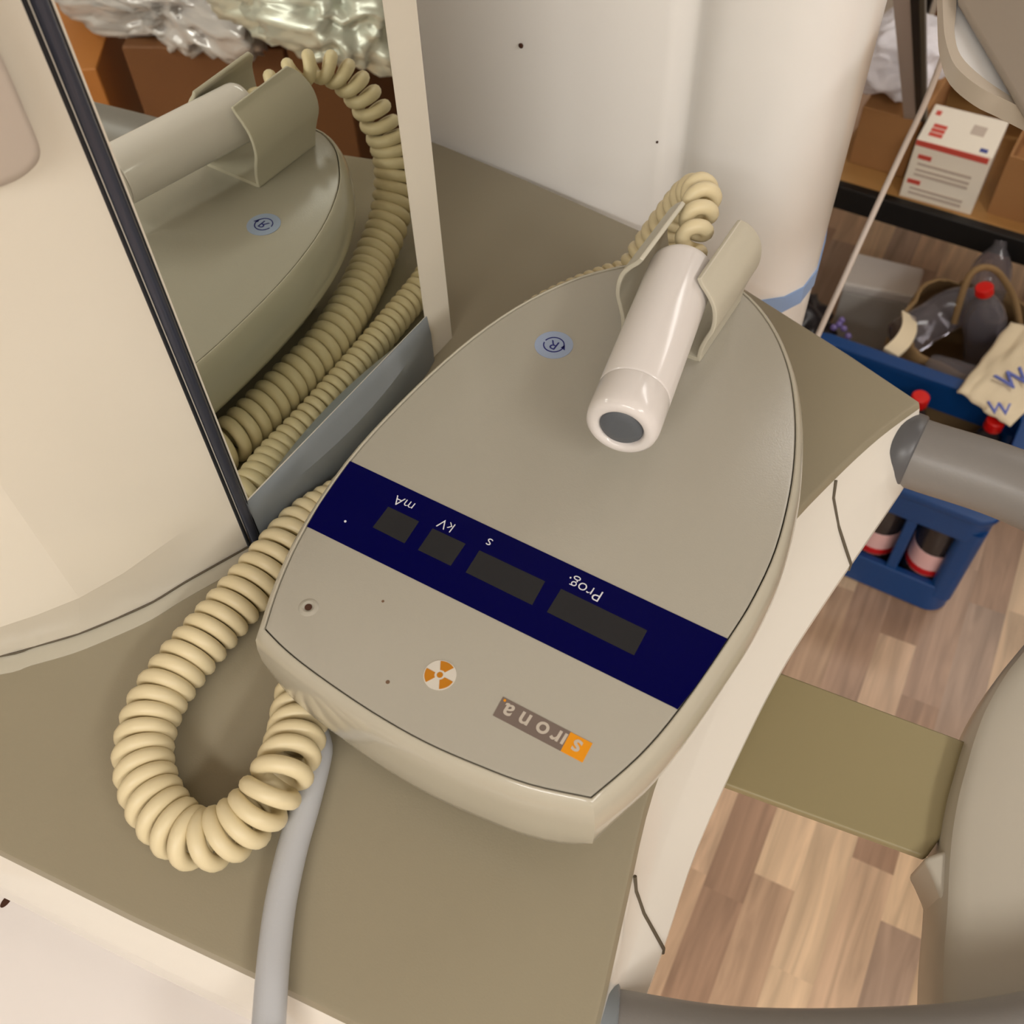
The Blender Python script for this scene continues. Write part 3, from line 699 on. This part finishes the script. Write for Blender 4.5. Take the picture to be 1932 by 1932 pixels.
bottle('soda_bottle', 'dark soda bottle in the back row of the crate, at its right end', (.075, 1.362, bz0), cola, 'soda bottles in the blue crate')
bottle('soda_bottle', 'dark soda bottle in the back row of the crate, beside the deck corner', (-.048, 1.355, bz0), cola, 'soda bottles in the blue crate')
# tote bag with empty bottles behind the crate
clear = mat('clear_bottle_plastic', (200, 196, 206), .06, trans=.85, ior=1.3, spec=.8)
tan = mat('tan_tote_fabric', (150, 122, 84), .8, bump=.2, bscale=300)
cream = mat('cream_cotton', (246, 230, 198), .85, bump=.25, bscale=250)
tb = empty('tote_bag', 'open tan cloth bag of empty bottles standing behind the blue crate', 'bag', loc=(-.01, 1.60, FL))
def sack(name, cx, cy, rx, ry, z0, z1, m, seed, lean=(0, 0), th=.004):
    rings_ = []; n_ = 60; lv = 14
    def rg(t, ins):
        rr_ = []
        for k_ in range(n_):
            a_ = 2*PI*k_/n_; ca, sa = math.cos(a_), math.sin(a_)
            nz = noise.noise(Vector((ca*1.6+seed, sa*1.6, t*2.2)))*.16+noise.noise(Vector((ca*5+seed, sa*5, t*4)))*.07*(.4+t)
            s_ = (.82+.22*math.sin(t*PI*.75))*(1+nz)-ins
            zz = z0+(z1-z0)*t+(.030*noise.noise(Vector((ca*1.4, sa*1.4, seed+9)))*t)
            rr_.append(Vector((cx+lean[0]*t+rx*s_*math.copysign(abs(ca)**.8, ca), cy+lean[1]*t+ry*s_*math.copysign(abs(sa)**.8, sa), zz)))
        return rr_
    for i_ in range(lv+1): rings_.append(rg(i_/lv, 0))
    for i_ in range(lv, 2, -1): rings_.append(rg(i_/lv, .05))
    return loft(name, rings_, m, auto=1.4)
rp(sack('bag_body', -.005, 1.585, .135, .135, FL, -.80, tan, 2.2), tb)
hp = catmull([P(1800, 610, -.80), P(1830, 520, -.72), P(1875, 508, -.71), P(1912, 560, -.76), P(1925, 620, -.80)], 8)
rp(tube('bag_handle', hp, .006, tan, seg=8), tb)
hp = catmull([P(1702, 585, -.79), P(1703, 610, -.78), P(1690, 635, -.78), P(1668, 656, -.79)], 8)
hv = []
for p_ in hp: hv += [p_, p_+Vector((.028, -.004, -.004)), p_+Vector((.028, -.004, -.010)), p_+Vector((0, 0, -.006))]
rp(loft('bag_flap', [hv[i_*4:i_*4+4] for i_ in range(len(hp))], cream, auto=.9), tb)
bottle('empty_bottle', 'clear empty bottle with a red cap pointing up out of the tan bag', (.03, 1.60, -.90), clear, 'empty bottles in and around the tan bag', axis=(-.28, -.10, .9), lab=False, h=.20)
bottle('empty_bottle', 'clear empty bottle lying on the tan bag nearest the foam box', (-.125, 1.52, -.83), clear, 'empty bottles in and around the tan bag', axis=(.45, .85, .12), lab=False, cap=None, h=.20)
bottle('empty_bottle', 'clear empty bottle with bluish bottom sticking up at the back of the tan bag', (-.02, 1.66, -.87), clear, 'empty bottles in and around the tan bag', axis=(-.1, .5, .8), lab=False, cap=None, h=.17)
bottle('empty_bottle', 'clear empty bottle lying over the far rim of the blue crate', (-.06, 1.46, -.83), clear, 'empty bottles in and around the tan bag', axis=(.8, -.1, .16), lab=False, cap=None, h=.17)
# printed cotton bag
def drape(name, label, corners, nu, nv, amp, m, seed, th=.004):
    V = []; Fc = []
    a, b, c, d = corners
    for i_ in range(nu+1):
        for j_ in range(nv+1):
            u, v = i_/nu, j_/nv
            p = a.lerp(b, u).lerp(d.lerp(c, u), v)
            nz = noise.noise(Vector((u*3+seed, v*3, 0)))*.9+.5*noise.noise(Vector((u*8+seed, v*5, 3)))
            ed = noise.noise(Vector((u*4, v*4, seed)))*.008
            V.append(p+Vector((ed, ed*.6, amp*nz+.018*math.sin(PI*u)*math.sin(PI*v))))
    for i_ in range(nu):
        for j_ in range(nv):
            k_ = i_*(nv+1)+j_; Fc.append([k_, k_+1, k_+nv+2, k_+nv+1])
    o = obj(name, V, Fc, m, smooth=True); so = o.modifiers.new('solid', 'SOLIDIFY'); so.thickness = th; so.offset = -1
    return tag(o, label, 'bag')
A1, B1, C1, D1 = P(1806, 742, -.775), P(1905, 806, -.775), P(1990, 690, -.76), P(1905, 610, -.765)
pb = drape('cotton_bag', 'cream cotton bag with blue lettering draped behind the right end of the crate', (A1, B1, P(2080, 640, -.76), D1), 24, 24, .008, cream, 5)
def ptext(s_, q_, sz_, rot_):
    c_ = P(*q_, -.748); t_ = text('blue_lettering', s_, (c_.x, c_.y), sz_, mat('blue_print', (110, 124, 205), .7), pb, -.748, rot=rot_, depth=.0015)
    return t_
ptext('W', (1914, 716), .052, .9); ptext('W', (1886, 772), .036, .35)
sackb = crumple('black_bag', 'black crumpled bag with purple dots on the floor between column and crate', 'bag', (-.36, 1.56, -.965), (.13, .11, .095), mat('black_film', (26, 22, 26), .3), 4, .25, 9, flat=-.093)
for k_, q_ in enumerate(((1583, 612), (1592, 620), (1573, 618), (1600, 634), (1588, 604))):  # small purple dots set on the black bag
    c_ = P(*q_, -.885); d_ = lathe('purple_dot', [(.0004, -.006), (.006, -.003), (.007, 0), (.005, .004), (.0004, .006)], mat('purple_bead', (128, 112, 176), .25), None, seg=12, loc=c_)
    d_.parent = sackb; d_.matrix_parent_inverse = Matrix.Translation(-sackb.location)

# ================================================================== CARTONS SEEN IN THE MIRROR (to the right of the machine)
plastic = mat('grey_wrap_film', (200, 196, 198), .22, metal=.25)
silver = mat('silver_foil_bag', (214, 218, 208), .34, metal=.45)
c1, c2, c0 = RP(228, 88, -.42), RP(535, 92, -.42), RP(60, 60, -.42)
def ground_quad(name, label, a, b, depth, z0, z1, m, bev=.004):
    d = (b-a); d.z = 0; nrm = Vector((-d.y, d.x, 0)).normalized()
    if nrm.dot(Vector((1, .6, 0))) < 0: nrm = -nrm
    pts = [a, b, b+nrm*depth, a+nrm*depth]
    o = prism(name, [(p.x, p.y) for p in pts], z0, z1, m, None, bev)
    return tag(o, label, 'box')
q1 = ground_quad('large_carton', 'large dark brown cardboard box seen in the mirror behind the hand switch', c1, c2, .5, FL, -.42, dkraft)
tp = box('packing_tape', 0, .07, 0, .002, 0, .5, mat('clear_tape', (190, 160, 140), .2), None)
dd = (c2-c1).normalized(); tp.matrix_world = Matrix.Translation(c1+(c2-c1)*.86-Vector((0, 0, .5))-Vector((-dd.y, dd.x, 0))*0) @ Matrix.Rotation(math.atan2(dd.y, dd.x), 4, 'Z')
tp.parent = q1
nrm = Vector((-dd.y, dd.x, 0)); 
if nrm.dot(Vector((1, .6, 0))) < 0: nrm = -nrm
tp.location = c1+(c2-c1)*.86-nrm*.003+Vector((0, 0, -.58-0)); 
q2 = ground_quad('tan_carton', 'orange-brown cardboard box with tape at the left edge of the mirror image', c1+Vector((.05, -.03, 0)), c0+Vector((.05, -.12, 0)), .3, FL, -.46, mat('orange_cardboard', (196, 128, 66), .5, var=.12, vscale=10))
e1_ = RP(538, 88, -.36); e2_ = RP(648, 108, -.36)
q3 = ground_quad('deep_carton', 'dark brown cardboard box under the silver bag in the mirror image', e1_, e2_, .35, FL, -.36, mat('deep_brown_cardboard', (96, 58, 24), .7, var=.1, vscale=9))
c_ = RP(640, 45, -.30); 
crumple('silver_bag', 'crumpled silver foil bag lying on the dark brown box in the mirror image', 'bag', (c_.x+.05, c_.y+.08, -.29), (.20, .17, .075), silver, 11, .3, 12)
c_ = RP(330, -25, -.38)
crumple('plastic_wrap', 'heap of clear grey plastic wrap on top of the large cartons in the mirror image', 'plastic wrap', (c_.x+.02, c_.y, -.385), (.30, .15, .06), plastic, 13, .4, 9)
c_ = RP(715, 120, -.5)
crumple('black_sack', 'glossy black sack beside the silver bag in the mirror image', 'bag', (c_.x+.04, c_.y+.16, -.60), (.10, .09, .12), mat('black_sack_film', (30, 30, 34), .2), 17, .3, 8)
c_ = RP(620, 185, -.52)
o = lathe('red_lid', [(.03, -.004), (.032, 0), (.03, .006), (.001, .008)], mat('red_lid_plastic', (210, 20, 15), .4), None, seg=24, loc=(0, 0, 0)); o.location = c_; tag(o, 'small round red lid in front of the dark brown box', 'lid')
c_ = RP(722, 205, -.5)
# ================================================================== LIGHTS
def lamp(name, loc, sx, sy, power, col=(1, .98, .955), label='ceiling'):
    e = empty('ceiling_light', label, 'ceiling light', 'ceiling lights', loc=loc)
    box('lamp_housing', -sx/2-.02, sx/2+.02, -sy/2-.02, sy/2+.02, .012, .05, mat('lamp_white', (235, 235, 232), .5), e)
    box('lamp_diffuser', -sx/2, sx/2, -sy/2, sy/2, .004, .012, mat('lamp_diffuser', (255, 250, 240), .5, emis=((255, 246, 232), 3)), e)
    l = bpy.data.lights.new(name, 'AREA'); l.shape = 'RECTANGLE'; l.size = sx; l.size_y = sy; l.energy = power; l.color = col
    o = bpy.data.objects.new('lamp_light', l); C.objects.link(o); o.parent = e
    return e
lamp('a', (1.55, -.55, 1.49), .30, 1.3, 26, label='long ceiling light to the right of the machine')
lamp('b', (.5, -1.7, 1.49), 1.3, .30, 36, label='long ceiling light behind the viewer')
lamp('c', (.9, 2.35, 1.49), 1.3, .30, 15, label='added long fill light over the stored boxes, out of view')  # unseen lamp added to brighten the rack area
w = bpy.data.worlds.new('world'); bpy.context.scene.world = w; w.use_nodes = True
w.node_tree.nodes['Background'].inputs[0].default_value = lin((255, 240, 220)); w.node_tree.nodes['Background'].inputs[1].default_value = .3

# ================================================================== CAMERA
cd = bpy.data.cameras.new('camera'); cam = bpy.data.objects.new('camera', cd); C.objects.link(cam)
cd.sensor_width = 36; cd.lens = 36; cd.clip_start = .02
r_, u_, b_ = [Vector([MR[i][k]*s for i in range(3)]) for k, s in ((0, 1), (1, -1), (2, -1))]
mw = Matrix(((r_.x, u_.x, b_.x, 0), (r_.y, u_.y, b_.y, 0), (r_.z, u_.z, b_.z, H), (0, 0, 0, 1)))
cam.matrix_world = mw
cd.dof.use_dof = True; cd.dof.focus_distance = .60; cd.dof.aperture_fstop = 13
bpy.context.scene.camera = cam
# put the floor at height 0
for o in list(C.objects):
    if o.parent is None: o.location.z -= FL
vs = bpy.context.scene.view_settings
bpy.context.scene.display_settings.display_device = 'sRGB'
vs.view_transform = 'Standard'; vs.look = 'None'; vs.gamma = 1; vs.use_curve_mapping = False; vs.exposure = -.1
